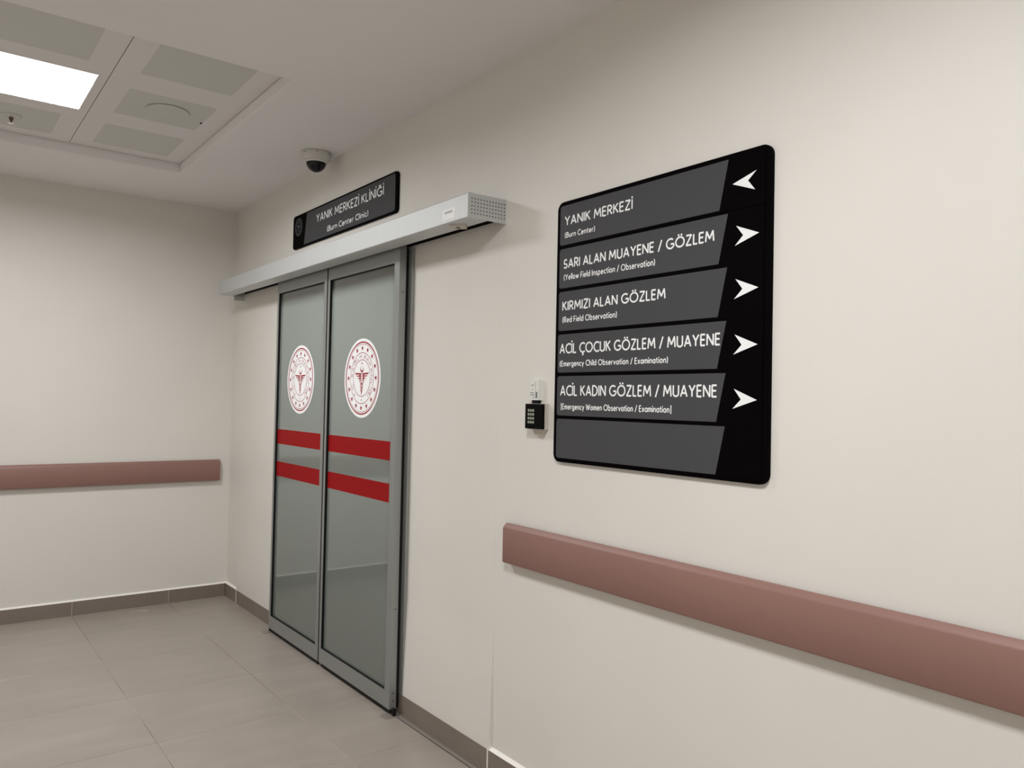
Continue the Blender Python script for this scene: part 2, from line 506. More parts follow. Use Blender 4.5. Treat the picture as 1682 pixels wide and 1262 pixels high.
SK = 0.092
bb = struct(empty('baseboard_back'), 'row of taupe skirting tiles along the far end wall', 'skirting')
xs = [-0.014, -0.405, -1.005, -1.605, -2.205, -2.805, XL]
for a, b in zip(xs, xs[1:]):
    B('skirting_tile', M['skirt'], bb, b+0.0012, a-0.0012, -0.013, 0.0, 0.0, SK, bev=0.0012, seg=1)
for x in xs[1:-1]:
    B('grout_joint', M['lightgrout'], bb, x-0.0014, x+0.0014, -0.0122, 0.0, 0.0, SK-0.0005)
MB().prism([(XL, -0.0125, SK), (XL, 0.0, SK), (XL, 0.0, SK+0.010), (XL, -0.010, SK+0.002)], (-XL, 0, 0)).build('filler_bead', M['filler'], bb)
br = struct(empty('baseboard_right'), 'row of taupe skirting tiles along the door wall', 'skirting')
ys = [0.0, -0.258]
segs = [(-0.0, -0.258), (-0.262, -0.86), (-0.862, -1.10), (-2.56, -3.338), (-3.342, -3.94), (-3.942, -4.54), (-4.542, -5.14), (-5.142, -5.74), (-5.742, -6.34), (-6.342, -6.94), (-6.942, -7.54), (-7.542, -8.14), (-8.142, -8.74), (-8.742, -9.34), (-9.342, -9.9)]
for a, b in segs:
    B('skirting_tile', M['skirt'], br, -0.0130, 0.0, b+0.0004, a-0.0004, 0.0, SK, bev=0.0010, seg=1)
for y in (-0.260, -3.340):
    B('grout_joint', M['filler'], br, -0.0142, 0.0, y-0.0035, y+0.0035, 0.0, SK+0.003)
for a, b in ((0.0, -0.260), (-3.340, YN)):
    MB().prism([(-0.0125, a, SK), (0.0, a, SK), (0.0, a, SK+0.012), (-0.010, a, SK+0.003)], (0, b-a, 0)).build('filler_bead', M['filler'], br)
bl = struct(empty('baseboard_left'), 'row of taupe skirting tiles along the wall opposite the doors', 'skirting')
for n in range(16):
    B('skirting_tile', M['skirt'], bl, XL, XL+0.013, max(YN, -0.6*(n+1)+0.001-0.014), -0.6*n-0.001-0.014, 0.0, SK)

# ---------------------------------------------------------------- stroke lettering (own geometric alphabet)
def arc(cx, cy, rx, ry, a0, a1, n=10):
    return [(cx+rx*math.cos(math.radians(a0+(a1-a0)*i/n)), cy+ry*math.sin(math.radians(a0+(a1-a0)*i/n))) for i in range(n+1)]
def dot(x, y):
    return [(x-0.001, y), (x+0.001, y), 'dot']
G = {}
G[' '] = (0.28, [])
G['A'] = (0.66, [[(0, 0), (0.33, 1), (0.66, 0)], [(0.12, 0.3), (0.54, 0.3)]])
G['B'] = (0.46, [[(0, 0), (0, 1)], [(0, 1), (0.22, 1)]+arc(0.22, 0.765, 0.2, 0.235, 90, -90)+[(0, 0.53)], [(0, 0.53), (0.22, 0.53)]+arc(0.22, 0.265, 0.24, 0.265, 90, -90)+[(0, 0)]])
G['C'] = (0.64, [arc(0.44, 0.5, 0.44, 0.5, 52, 308, 16)])
G['Ç'] = (0.64, [arc(0.44, 0.5, 0.44, 0.5, 52, 308, 16), [(0.44, 0), (0.42, -0.12)]+arc(0.40, -0.2, 0.1, 0.08, 60, -110, 6)])
G['D'] = (0.62, [[(0, 0), (0, 1)], [(0, 1), (0.16, 1)]+arc(0.16, 0.5, 0.46, 0.5, 90, -90, 14)+[(0, 0)]])
G['E'] = (0.42, [[(0.42, 1), (0, 1), (0, 0), (0.42, 0)], [(0, 0.52), (0.38, 0.52)]])
G['F'] = (0.40, [[(0.40, 1), (0, 1), (0, 0)], [(0, 0.5), (0.36, 0.5)]])
_g = [arc(0.46, 0.5, 0.46, 0.5, 52, 360, 18)+[(0.92-0.08, 0.44), (0.5, 0.44)]]
G['G'] = (0.80, [arc(0.44, 0.5, 0.44, 0.5, 52, 330, 18)+[(0.80, 0.45), (0.48, 0.45)]])
G['Ğ'] = (0.80, G['G'][1]+[arc(0.44, 1.30, 0.16, 0.13, 200, 340, 6)])
G['I'] = (0.0, [[(0, 0), (0, 1)]])
G['İ'] = (0.0, [[(0, 0), (0, 1)], dot(0, 1.24)])
G['K'] = (0.52, [[(0, 0), (0, 1)], [(0.50, 1), (0.02, 0.47)], [(0.14, 0.6), (0.54, 0)]])
G['L'] = (0.38, [[(0, 1), (0, 0), (0.38, 0)]])
G['M'] = (0.82, [[(0, 0), (0.09, 1), (0.41, 0.25), (0.73, 1), (0.82, 0)]])
G['N'] = (0.62, [[(0, 0), (0, 1), (0.62, 0), (0.62, 1)]])
G['O'] = (0.92, [arc(0.46, 0.5, 0.46, 0.5, 90, 450, 22)])
G['Ö'] = (0.92, [arc(0.46, 0.5, 0.46, 0.5, 90, 450, 22), dot(0.30, 1.22), dot(0.62, 1.22)])
G['R'] = (0.48, [[(0, 0), (0, 1)], [(0, 1), (0.22, 1)]+arc(0.22, 0.74, 0.24, 0.26, 90, -90)+[(0, 0.48)], [(0.2, 0.48), (0.5, 0)]])
G['S'] = (0.46, [arc(0.24, 0.75, 0.2, 0.25, 35, 180, 8)+arc(0.235, 0.56, 0.195, 0.10, 190, 260, 4)+arc(0.24, 0.27, 0.22, 0.22, 75, -20, 6)+arc(0.23, 0.25, 0.23, 0.25, -25, -150, 8)])
G['T'] = (0.54, [[(0, 1), (0.54, 1)], [(0.27, 1), (0.27, 0)]])
G['U'] = (0.58, [[(0, 1), (0, 0.29)]+arc(0.29, 0.29, 0.29, 0.29, 180, 360, 10)+[(0.58, 1)]])
G['W'] = (0.98, [[(0, 1), (0.25, 0), (0.49, 0.9), (0.73, 0), (0.98, 1)]])
G['Y'] = (0.60, [[(0, 1), (0.30, 0.48), (0.60, 1)], [(0.30, 0.48), (0.30, 0)]])
G['Z'] = (0.54, [[(0, 1), (0.54, 1), (0, 0), (0.54, 0)]])
G['/'] = (0.36, [[(0, -0.08), (0.36, 1.06)]])
G['('] = (0.12, [arc(0.30, 0.45, 0.3, 0.66, 125, 235, 6)])
G[')'] = (0.12, [arc(-0.18, 0.45, 0.3, 0.66, 55, -55, 6)])
G['['] = (0.14, [[(0.14, 1.1), (0, 1.1), (0, -0.15), (0.14, -0.15)]])
G[']'] = (0.14, [[(0, 1.1), (0.14, 1.1), (0.14, -0.15), (0, -0.15)]])
G['.'] = (0.02, [dot(0.01, 0.02)])
_bowl = arc(0.24, 0.32, 0.24, 0.32, 0, 360, 12)
G['a'] = (0.48, [_bowl, [(0.48, 0.64), (0.48, 0)]])
G['b'] = (0.48, [_bowl, [(0, 1.05), (0, 0)]])
G['c'] = (0.38, [arc(0.24, 0.32, 0.24, 0.32, 50, 310, 10)])
G['d'] = (0.48, [_bowl, [(0.48, 1.05), (0.48, 0)]])
G['e'] = (0.46, [[(0.02, 0.33), (0.46, 0.33)]+arc(0.24, 0.32, 0.23, 0.32, 0, 310, 12)])
G['g'] = (0.48, [_bowl, [(0.48, 0.64), (0.48, -0.05)]+arc(0.25, -0.05, 0.23, 0.22, 0, -140, 6)])
G['h'] = (0.42, [[(0, 1.05), (0, 0)], arc(0.21, 0.42, 0.21, 0.22, 180, 0, 8)+[(0.42, 0)]])
G['i'] = (0.0, [[(0, 0), (0, 0.64)], dot(0, 0.92)])
G['l'] = (0.0, [[(0, 0), (0, 1.05)]])
G['m'] = (0.68, [[(0, 0.64), (0, 0)], arc(0.17, 0.45, 0.17, 0.19, 180, 0, 8)+[(0.34, 0)], arc(0.51, 0.45, 0.17, 0.19, 180, 0, 8)+[(0.68, 0)]])
G['n'] = (0.42, [[(0, 0.64), (0, 0)], arc(0.21, 0.42, 0.21, 0.22, 180, 0, 8)+[(0.42, 0)]])
G['o'] = (0.50, [arc(0.25, 0.32, 0.25, 0.32, 0, 360, 12)])
G['p'] = (0.48, [_bowl, [(0, 0.64), (0, -0.3)]])
G['r'] = (0.24, [[(0, 0.64), (0, 0)], arc(0.22, 0.42, 0.22, 0.22, 180, 80, 5)])
G['s'] = (0.32, [arc(0.16, 0.48, 0.14, 0.16, 40, 200, 6)+arc(0.16, 0.17, 0.16, 0.17, 60, -150, 8)])
G['t'] = (0.26, [[(0.1, 0.9), (0.1, 0.12), (0.26, 0)], [(-0.04, 0.64), (0.26, 0.64)]])
G['u'] = (0.42, [[(0, 0.64), (0, 0.22)]+arc(0.21, 0.22, 0.21, 0.22, 180, 360, 8), [(0.42, 0.64), (0.42, 0)]])
G['v'] = (0.44, [[(0, 0.64), (0.22, 0), (0.44, 0.64)]])
G['w'] = (0.66, [[(0, 0.64), (0.17, 0), (0.33, 0.58), (0.49, 0), (0.66, 0.64)]])
G['x'] = (0.42, [[(0, 0.64), (0.42, 0)], [(0, 0), (0.42, 0.64)]])
G['y'] = (0.44, [[(0, 0.64), (0.22, 0)], [(0.44, 0.64), (0.12, -0.3)]])

def stroke_text(k, text, place, u0, v0, width, cap, t, gap=0.24, fit=True):
    """strokes of TEXT into mesh k; place(u, v) -> 3-D; text fitted to WIDTH; t: stroke width"""
    adv = 0; items = []
    for n, ch in enumerate(text):
        w, st = G[ch]
        items.append((adv, st)); adv += w + (gap if ch != ' ' else 0.06)
    total = adv-gap
    sx = width/total if fit else cap
    for a, st in items:
        for pl in st:
            d = pl and pl[-1] == 'dot'
            P = [Vector((u0+(a+p[0])*sx, v0+p[1]*cap)) for p in pl if p != 'dot']
            if d:
                c = (P[0]+P[1])/2; r = t*0.66
                k.poly([place(c.x+r*math.cos(q*math.pi/4), c.y+r*math.sin(q*math.pi/4)) for q in range(8)])
                continue
            for p, q in zip(P, P[1:]):
                dv = q-p
                if dv.length < 1e-7: continue
                nrm = Vector((-dv.y, dv.x)).normalized()*t/2
                e = dv.normalized()*t*0.12
                k.poly([place(*(p-e+nrm)), place(*(q+e+nrm)), place(*(q+e-nrm)), place(*(p-e-nrm))])
    return k

# ---------------------------------------------------------------- emblem
def emblem(u, v, R, d, parent, disc_m, ink_m, name='emblem_sticker', disc=True):
    def P(a, b, e=0.0): return W(u+a*R, v+b*R, d+e)
    if disc:
        base = MB().prism([P(math.cos(i*math.pi/32), math.sin(i*math.pi/32)) for i in range(64)], (-0.0006, 0, 0)).build(name, disc_m, parent)
    else:
        base = parent
    k = MB(); k.step = 0.00003; e = 0.0009
    def ring(r0, r1, n=64):
        for i in range(n):
            a, b = 2*math.pi*i/n, 2*math.pi*(i+1)/n
            k.poly([P(r0*math.cos(a), r0*math.sin(a), e), P(r1*math.cos(a), r1*math.sin(a), e), P(r1*math.cos(b), r1*math.sin(b), e), P(r0*math.cos(b), r0*math.sin(b), e)])
    ring(0.890, 0.925); ring(0.850, 0.862); ring(0.635, 0.650); ring(0.455, 0.470)
    for i in range(16):                          # sixteen stars
        a0 = math.pi/2+2*math.pi*i/16
        cx, cy = 0.755*math.cos(a0), 0.755*math.sin(a0)
        pts = []
        for q in range(10):
            r = 0.070 if q % 2 == 0 else 0.032
            pts.append((cx+r*math.cos(math.pi/2+q*math.pi/5), cy+r*math.sin(math.pi/2+q*math.pi/5)))
        for q in range(0, 10):
            k.poly([P(cx, cy, e), P(*pts[q], e), P(*pts[(q+1) % 10], e)])
    # lettering round the ring
    txt = 'T.C. SAĞLIK BAKANLIĞI'
    adv = []; t = 0
    for ch in txt:
        adv.append(t); t += G[ch][0] + (0.26 if ch != ' ' else 0.1)
    rb, cap = 0.515, 0.075
    tot = math.radians(292)
    for ch, a in zip(txt, adv):
        th = math.pi/2 + tot/2 - tot*(a+0.1)/t
        def pl(x, y, th=th):
            ang = th - x/(rb+cap/2)
            return P((rb+y)*math.cos(ang), (rb+y)*math.sin(ang), e)
        for st in G[ch][1]:
            if st[-1] == 'dot':
                x, y = st[0][0]*tot*(rb+cap/2)/t, st[0][1]*cap
                k.poly([pl(x-0.008, y-0.008), pl(x+0.008, y-0.008), pl(x+0.008, y+0.008), pl(x-0.008, y+0.008)]); continue
            st = [(p[0]*tot*(rb+cap/2)/t, p[1]*cap) for p in st]
            for p, q in zip(st, st[1:]):
                dv = Vector(q)-Vector(p)
                if dv.length < 1e-7: continue
                nn = Vector((-dv.y, dv.x)).normalized()*0.0058
                p, q = Vector(p), Vector(q)
                k.poly([pl(*(p+nn)), pl(*(q+nn)), pl(*(q-nn)), pl(*(p-nn))])
    # star below the lettering
    k.poly([P(0.022*math.cos(q*math.pi/3), -0.553+0.022*math.sin(q*math.pi/3), e) for q in range(6)])
    # crescent and star over the staff
    n = 16
    for i in range(n):
        a, b = math.radians(130+280*i/n), math.radians(130+280*(i+1)/n)
        f = lambda q: (0.092*math.cos(q), 0.235+0.092*math.sin(q))
        g = lambda q: (0.072*math.cos(q), 0.262+0.072*math.sin(q))
        k.poly([P(*f(a), e), P(*f(b), e), P(*g(b), e), P(*g(a), e)])
    k.poly([P(0.028*math.cos(math.pi/2+q*math.pi/2.5), 0.375+0.032*math.sin(math.pi/2+q*math.pi/2.5), e) for q in range(5)])
    # wings: four separate feathers each side
    for s in (-1, 1):
        for (x0, y0, x1, y1, w) in ((0.05, 0.085, 0.40, 0.135, 0.040), (0.09, 0.035, 0.34, 0.062, 0.036), (0.09, -0.018, 0.27, -0.005, 0.034), (0.08, -0.066, 0.20, -0.070, 0.030)):
            k.poly([P(s*x0, y0, e), P(s*x0, y0+w, e), P(s*x1, y1, e), P(s*(x1-0.07), y0-0.004+w*0.3, e)])
        k.poly([P(s*0.045, 0.12, e), P(s*0.12, 0.13, e), P(s*0.13, -0.03, e), P(s*0.06, -0.06, e)])
    # staff and the two winding snakes
    k.poly([P(-0.014, 0.15, e), P(0.014, 0.15, e), P(0.010, -0.42, e), P(-0.010, -0.42, e)])
    for s in (-1, 1):
        N = 40
        pts = []
        for i in range(N+1):
            f = i/N
            amp = 0.095*(1-f)+0.018
            pts.append(Vector((s*amp*math.sin(f*math.pi*3.2+0.5), -0.06-0.33*f)))
        for p, q in zip(pts, pts[1:]):
            nn = Vector((-(q-p).y, (q-p).x)).normalized()*0.012
            k.poly([P(*(p+nn), e), P(*(q+nn), e), P(*(q-nn), e), P(*(p-nn), e)])
    k.build('emblem_print' if disc else 'emblem', ink_m, base, recalc=False, flip=OUT)
    return base

# ---------------------------------------------------------------- sliding door leaves
FX, BX = 0.065, 0.030            # front and back of the leaf, measured out from the wall
def leaf(name, u0, u1, sl, sr, label, emb_u):
    root = empty(name, (-(FX+BX)/2, -(u0+u1)/2, 0.025))
    struct(root, label, 'sliding door')
    z0, z1 = 0.027, 2.235
    zb, zt = 0.106, 2.122
    ui0, ui1 = u0+sl, u1-sr
    A = M['alu2']
    B('stile', A, root, -FX, -BX, -ui0, -u0, z0, z1, bev=0.0025)
    o = B('stile', A, root, -FX, -BX, -u1, -ui1, z0, z1, bev=0.0025)
    B('rail', A, root, -FX+0.0005, -BX-0.0005, -ui1, -ui0, z0, zb, bev=0.002)
    B('rail', A, root, -FX+0.0005, -BX-0.0005, -ui1, -ui0, zt, z1, bev=0.002)
    # rubber gasket lining the rebate
    r = 0.003; gx0, gx1 = -FX+0.0015, -FX+0.019
    k = MB()
    k.box(gx0, gx1, -ui0-r, -ui0, zb, zt); k.box(gx0, gx1, -ui1, -ui1+r, zb, zt)
    k.box(gx0, gx1, -ui1+r, -ui0-r, zb, zb+r); k.box(gx0, gx1, -ui1+r, -ui0-r, zt-r, zt)
    k.build('gasket', M['rubber'], root)
    xg = -FX+0.014
    MB().poly([(xg, -ui1+r, zb+r), (xg, -ui0-r, zb+r), (xg, -ui0-r, zt-r), (xg, -ui1+r, zt-r)]).build('glass_pane', M['glass'], root, recalc=False, flip=OUT)
    dg = FX-0.014
    for a, b in ((1.180, 1.271), (0.980, 1.070)):
        B('red_stripe', M['red'], root, -dg-0.0007, -dg-0.0002, -ui1+r, -ui0-r, a, b)
    emblem(emb_u, 1.578, 0.203, dg, root, M['logowhite'], M['logored'])
    # brush seal under the leaf
    B('brush_seal', M['rubber'], root, -FX+0.008, -BX-0.008, -u1+0.01, -u0-0.01, 0.006, z0)
    return root
d1 = leaf('door_1', 1.055, 1.803, 0.024, 0.036, 'sliding door leaf with grey glass nearer the room corner', 1.425)
B('edge_seal', M['rubber'], d1, -FX+0.004, -BX-0.004, -1.812, -1.8035, 0.03, 2.2)
d2 = leaf('door_2', 1.820, 2.625, 0.024, 0.050, 'sliding door leaf with grey glass and screwed outer edge nearer the keypad', 2.231)
B('edge_seal', M['rubber'], d2, -FX+0.004, -BX-0.004, -1.8195, -1.814, 0.03, 2.2)
B('brush_seal', M['rubber'], d2, -BX-0.001, -0.0125, -2.622, -2.60, 0.03, 2.19)
# small screws on the visible edge of the second leaf
for z in (0.10, 0.065, 0.49, 1.98):
    MB().lathe((-0.046, -2.6255, z), [(0, 0.0012), (0.0025, 0.001), (0.003, 0)], 10, axis=(0, -1, 0)).build('screw', M['dark'], d2)
# bright jamb strip on the wall next to the leaf
js = struct(B('trim_2', M['alu2'], None, -0.0150, -0.0005, -2.655, -2.610, 0.0925, 2.185, bev=0.001), 'thin aluminium strip on the wall where the door leaf ends', 'wall trim')

# door operator above the leaves
OU0, OU1, OZ0, OZ1, OD = 0.222, 3.370, 2.184, 2.281, 0.184
op = empty('door_operator', (0, -(OU0+OU1)/2, OZ0))
tag(op, 'long satin aluminium sliding door operator housing over the two leaves', 'door operator')
k = MB()
prof = [(0.0, OZ1), (OD-0.004, OZ1), (OD, OZ1-0.004), (OD, OZ0+0.003), (OD-0.003, OZ0), (0.088, OZ0), (0.088, OZ0+0.003), (OD-0.004, OZ0+0.003), (OD-0.004, OZ1-0.005), (0.0, OZ1-0.005)]
k.prism([W(OU0+0.002, z, d) for d, z in prof], (0, -(OU1-OU0-0.004), 0))
k.build('cover', M['alu'], op)
B('end_cap', M['alu'], op, -OD-0.0008, 0.0, -OU1, -OU1+0.002, OZ0, OZ1+0.0008, bev=0.0006, seg=1)
B('end_cap', M['alu'], op, -OD-0.0008, 0.0, -OU0-0.002, -OU0, OZ0, OZ1+0.0008, bev=0.0006, seg=1)
B('track_beam', M['dark'], op, -0.075, -0.004, -OU1+0.01, -OU0-0.01, 2.240, 2.272)
B('back_plate', M['dark'], op, -0.004, 0.0, -OU1+0.01, -OU0-0.01, 2.205, 2.272)
k = MB()
for i in range(12):
    for j in range(5):
        d = 0.166-0.0143*i; z = 2.2605-0.0142*j
        if i == 11 and j < 0: continue
        c = Vector((-d, -OU1-0.0004, z))
        k.poly([c+Vector((0.0027*math.cos(q*math.pi/4), 0, 0.0027*math.sin(q*math.pi/4))) for q in range(8)])
k.build('vent_holes', M['dark'], op, recalc=False, flip=(0, -1, 0))['kind'] = 'stuff'
st = B('paper_sticker', M['logowhite'], op, -OD-0.0008, -OD+0.0001, -3.279, -3.184, 2.197, 2.241)
k = MB()
random.seed(3)
for i in range(9):                                # a small scrawl, too small to read
    a = 3.204+i*0.0064; b = 2.2245+random.uniform(-0.002, 0.002)
    k.poly([W(a, b, OD+0.0012), W(a+0.003, b+0.008, OD+0.0012), W(a+0.0055, b+0.007, OD+0.0012), W(a+0.003, b-0.001, OD+0.0012)])
k.build('ink_mark', M['ink'], st, recalc=False, flip=OUT)
# sensor plate under the housing
sn = MB().prism([(-0.172, -3.215, OZ0), (-0.128, -3.172, OZ0), (-0.086, -3.220, OZ0), (-0.128, -3.270, OZ0)], (0, 0, -0.008)).bevel(0.002, 2).build('sensor_plate', M['beige'], op, smooth=True)
B('sensor_eye', M['dark'], sn, -0.137, -0.121, -3.225, -3.213, OZ0-0.0095, OZ0-0.0075)
# bracket showing at the corner end
B('end_bracket', M['alulight'], op, -0.088, -0.0125, -0.268, -0.262, 2.150, OZ0)

# floor guides
fg = empty('floor_guide', (-0.055, -2.62, 0))
tag(fg, 'small black floor guide at the foot of the nearer door leaf', 'floor guide')
B('base_plate', M['steel'], fg, -0.100, -0.020, -2.655, -2.600, 0.0, 0.003, bev=0.0008, seg=1)
B('guide_pin', M['rubber'], fg, -0.056, -0.042, -2.650, -2.630, 0.003, 0.034, bev=0.002)
fg2 = empty('floor_guide', (-0.055, -1.06, 0))
tag(fg2, 'small black floor guide at the foot of the further door leaf', 'floor guide')
B('base_plate', M['steel'], fg2, -0.100, -0.020, -1.078, -1.020, 0.0, 0.003, bev=0.0008, seg=1)
B('guide_pin', M['rubber'], fg2, -0.056, -0.042, -1.050, -1.034, 0.003, 0.034, bev=0.002)
gt = empty('floor_track', (-0.03, -3.0, 0))
tag(gt, 'slim grooved guide strip on the floor along the skirting by the doors', 'floor track')
B('track_strip', M['steel'], gt, -0.042, -0.0215, -3.34, -2.66, 0.0, 0.0022)
B('track_strip', M['steel'], gt, -0.0185, -0.0145, -3.34, -2.66, 0.0, 0.0030)
B('track_groove', M['dark'], gt, -0.0215, -0.0185, -3.34, -2.66, 0.0, 0.0008)
B('track_groove', M['dark'], gt, -0.0445, -0.042, -3.34, -2.66, 0.0, 0.0008)

# ---------------------------------------------------------------- handrails (crash rails)
RZ0, RZ1, RD = 0.852, 1.004, 0.035
def rail_profile():
    return [(0.010, RZ1-0.003), (0.014, RZ1), (0.020, RZ1-0.001), (RD-0.003, RZ1-0.013), (RD, RZ1-0.019), (RD, RZ0+0.006), (RD-0.003, RZ0+0.001), (0.028, RZ0), (0.010, RZ0+0.002)]
r1 = empty('wall_rail', (0, -3.44, 0.93))
tag(r1, 'long dusty rose wall guard rail running below the directory sign', 'wall rail', 'dusty rose wall rails')
MB().prism([W(3.443, z, d) for d, z in rail_profile()], (0, -(9.6-3.443), 0)).build('rail_cover', M['rail'], r1, smooth=True)
k = MB().prism([W(3.440, z, d) for d, z in rail_profile()], (0, -0.003, 0)).build('end_cap', M['rail'], r1)
for y in (3.60, 4.40, 5.20, 6.0, 6.8, 7.6, 8.4, 9.2):
    B('bracket', M['raildark'], r1, -0.012, 0.0, -y-0.03, -y+0.03, 0.87, 0.985)
r2 = empty('wall_rail', (-0.08, 0, 0.93))
tag(r2, 'dusty rose wall guard rail on the far end wall, seen straight on', 'wall rail', 'dusty rose wall rails')
MB().prism([(-0.083, -d, z) for d, z in rail_profile()], (XL+0.18, 0, 0)).build('rail_cover', M['rail'], r2, smooth=True)
MB().prism([(-0.080, -d, z) for d, z in rail_profile()], (-0.003, 0, 0)).build('end_cap', M['rail'], r2)
for x in (0.25, 1.0, 1.75, 2.5):
    B('bracket', M['raildark'], r2, -x-0.03, -x+0.03, -0.012, 0.0, 0.87, 0.985)

# ---------------------------------------------------------------- signs
def rounded(u0, u1, v0, v1, r, d, n=6):
    pts = []
    for cx, cy, a in ((u1-r, v1-r, 0), (u0+r, v1-r, 90), (u0+r, v0+r, 180), (u1-r, v0+r, 270)):
        for i in range(n+1):
            t = math.radians(a+90*i/n)
            pts.append(W(cx+r*math.cos(t), cy+r*math.sin(t), d))
    return pts
def lettering(text, u0, v0, width, cap, t, d, parent, gap=0.24, name='lettering'):
    k = MB(); k.step = 0.00003
    stroke_text(k, text, lambda a, b: W(a, b, d), u0, v0, width, cap, t, gap)
    return k.build(name, M['letter'], parent, recalc=False, flip=OUT)

ds = empty('directory_sign', (0, -4.155, 1.73))
tag(ds, 'large black wall directory board with five arrows and grey name strips', 'sign')
MB().prism(rounded(3.705, 4.604, 1.262, 2.201, 0.030, 0.0), (-0.012, 0, 0)).bevel(0.0015, 1).build('backboard', M['board'], ds)
rows = [
    ((2.043, 2.186), 'YANIK MERKEZİ', (3.749, 2.114, 0.331, 0.0300), '(Burn Center)', (3.750, 2.069, 0.154, 0.0175), -1, 2.110),
    ((1.887, 2.029), 'SARI ALAN MUAYENE / GÖZLEM', (3.747, 1.959, 0.665, 0.0298), '(Yellow Field Inspection / Observation)', (3.749, 1.916, 0.434, 0.0190), 1, 1.958),
    ((1.733, 1.874), 'KIRMIZI ALAN GÖZLEM', (3.745, 1.807, 0.483, 0.0298), '(Red Field Observation)', (3.746, 1.763, 0.272, 0.0190), 1, 1.806),
    ((1.583, 1.720), 'ACİL ÇOCUK GÖZLEM / MUAYENE', (3.735, 1.653, 0.704, 0.0320), '(Emergency Child Observation / Examination)', (3.735, 1.606, 0.508, 0.0180), 1, 1.648),
    ((1.429, 1.570), 'ACİL KADIN GÖZLEM / MUAYENE', (3.742, 1.502, 0.688, 0.0330), '[Emergency Women Observation / Examination]', (3.746, 1.452, 0.514, 0.0185), 1, 1.494),
    ((1.277, 1.417), None, None, None, None, 0, 0),
]
F = 0.0145
for n, ((z0, z1), t1, p1, t2, p2, dr, az) in enumerate(rows):
    # each row is a black module of its own, split by a hairline joint
    a = z0-0.0062 if n < 5 else 1.272
    b = z1+0.0062 if n else 2.1905
    s = MB().prism([W(3.716, a, 0.012), W(3.716, b, 0.012), W(4.583, b, 0.012), W(4.583, a, 0.012)], (-0.002, 0, 0)).bevel(0.0006, 1).build('sign_module', M['board'], ds)
    r = 0.010
    out = []
    for cx, cy, ang in ((3.722+r, z1-r, 90), (3.722+r, z0+r, 180)):
        for i in range(6):
            t = math.radians(ang+90*i/5)
            out.append(W(cx+r*math.cos(t), cy+r*math.sin(t), 0.0140))
    out += [W(4.430, z0, 0.0140), W(4.461, z1, 0.0140)]
    MB().prism(out, (-0.0004, 0, 0)).build('name_strip', M['slate'], s)
    if t1:
        o = lettering(t1, *p1[:3], p1[3], 0.0056, 0.0148, s)
        o2 = lettering(t2, *p2[:3], p2[3], 0.0033, 0.0148, s, gap=0.26)
        if dr > 0:
            pts = [(4.567, az), (4.490, az+0.031), (4.514, az+0.001), (4.486, az-0.026)]
        else:
            pts = [(4.475, az+0.001), (4.552, az-0.029), (4.528, az+0.001), (4.556, az+0.025)]
        MB().poly([W(p[0], p[1], 0.0143) for p in pts[:3]]).poly([W(p[0], p[1], 0.0143) for p in (pts[0], pts[2], pts[3])]).build('arrow', M['letter'], s, recalc=False, flip=OUT)

cs = empty('door_sign', (0, -1.82, 2.49))
tag(cs, 'narrow black sign with white clinic name above the door housing', 'sign')
MB().prism(rounded(1.150, 2.488, 2.392, 2.598, 0.022, 0.0), (-0.012, 0, 0)).bevel(0.0015, 1).build('backboard', M['board'], cs)
MB().prism([W(1.330, 2.402, 0.0120), W(1.366, 2.588, 0.0120)] + [W(2.455+0.012*math.cos(math.radians(q)), 2.576+0.012*math.sin(math.radians(q)), 0.0120) for q in (90, 60, 30, 0)] + [W(2.455+0.012*math.cos(math.radians(q)), 2.414+0.012*math.sin(math.radians(q)), 0.0120) for q in (0, -30, -60, -90)], (-0.002, 0, 0)).build('name_panel', M['slate'], cs)
lettering('YANIK MERKEZİ KLİNİĞİ', 1.515, 2.507, 0.830, 0.043, 0.0072, 0.0143, cs)
lettering('(Burn Center Clinic)', 1.670, 2.428, 0.510, 0.028, 0.0052, 0.0143, cs)
emblem(1.238, 2.523, 0.058, 0.0118, cs, M['board'], M['faint'], disc=False)

# ---------------------------------------------------------------- keypad and white reader
kp = empty('keypad_reader', (0, -3.615, 1.42))
tag(kp, 'black square keypad reader on a pale back box beside the directory sign', 'keypad')
B('back_box', M['beige'], kp, -0.026, 0.0, -3.661, -3.565, 1.374, 1.469, bev=0.002)
B('front_plate', M['plate'], kp, -0.036, -0.026, -3.667, -3.566, 1.376, 1.468, bev=0.0015)
for i in range(3):
    for j in range(4):
        u = 3.5865+i*0.0135; z = 1.4435-j*0.0145
        B('key', M['keys'], kp, -0.0366, -0.036, -u-0.0046, -u+0.0046, z-0.0046, z+0.0046)
MB().prism([W(3.580, 1.374, 0.0), W(3.655, 1.374, 0.0), W(3.640, 1.352, 0.0), W(3.600, 1.352, 0.0)], (-0.014, 0, 0)).build('keypad_shadow', M['beige'], kp)  # shadow below the keypad, shaped as a solid wedge
wr = empty('access_button_box', (0, -3.595, 1.52))
tag(wr, 'small white upright box on the wall just above the black keypad', 'wall box')
WD = 0.0205
def wbit(name, m, ya, yb, za, zb, d=0.0005):
    B(name, m, wr, -WD-d, -WD+0.0002, -yb, -ya, za, zb)
B('case', M['white'], wr, -WD, 0.0, -3.622, -3.570, 1.482, 1.559, bev=0.002)
wbit('cover_line', M['ink'], 3.6045, 3.6053, 1.488, 1.553)
wbit('indicator', M['ink'], 3.586, 3.590, 1.519, 1.523)
for z, a, b in ((1.537, 3.578, 3.596), (1.509, 3.573, 3.595), (1.501, 3.573, 3.601), (1.492, 3.588, 3.600)):
    wbit('printed_line', M['ink'], a, b, z, z+0.0022)
wbit('speaker_slot', M['ink'], 3.608, 3.616, 1.490, 1.513)
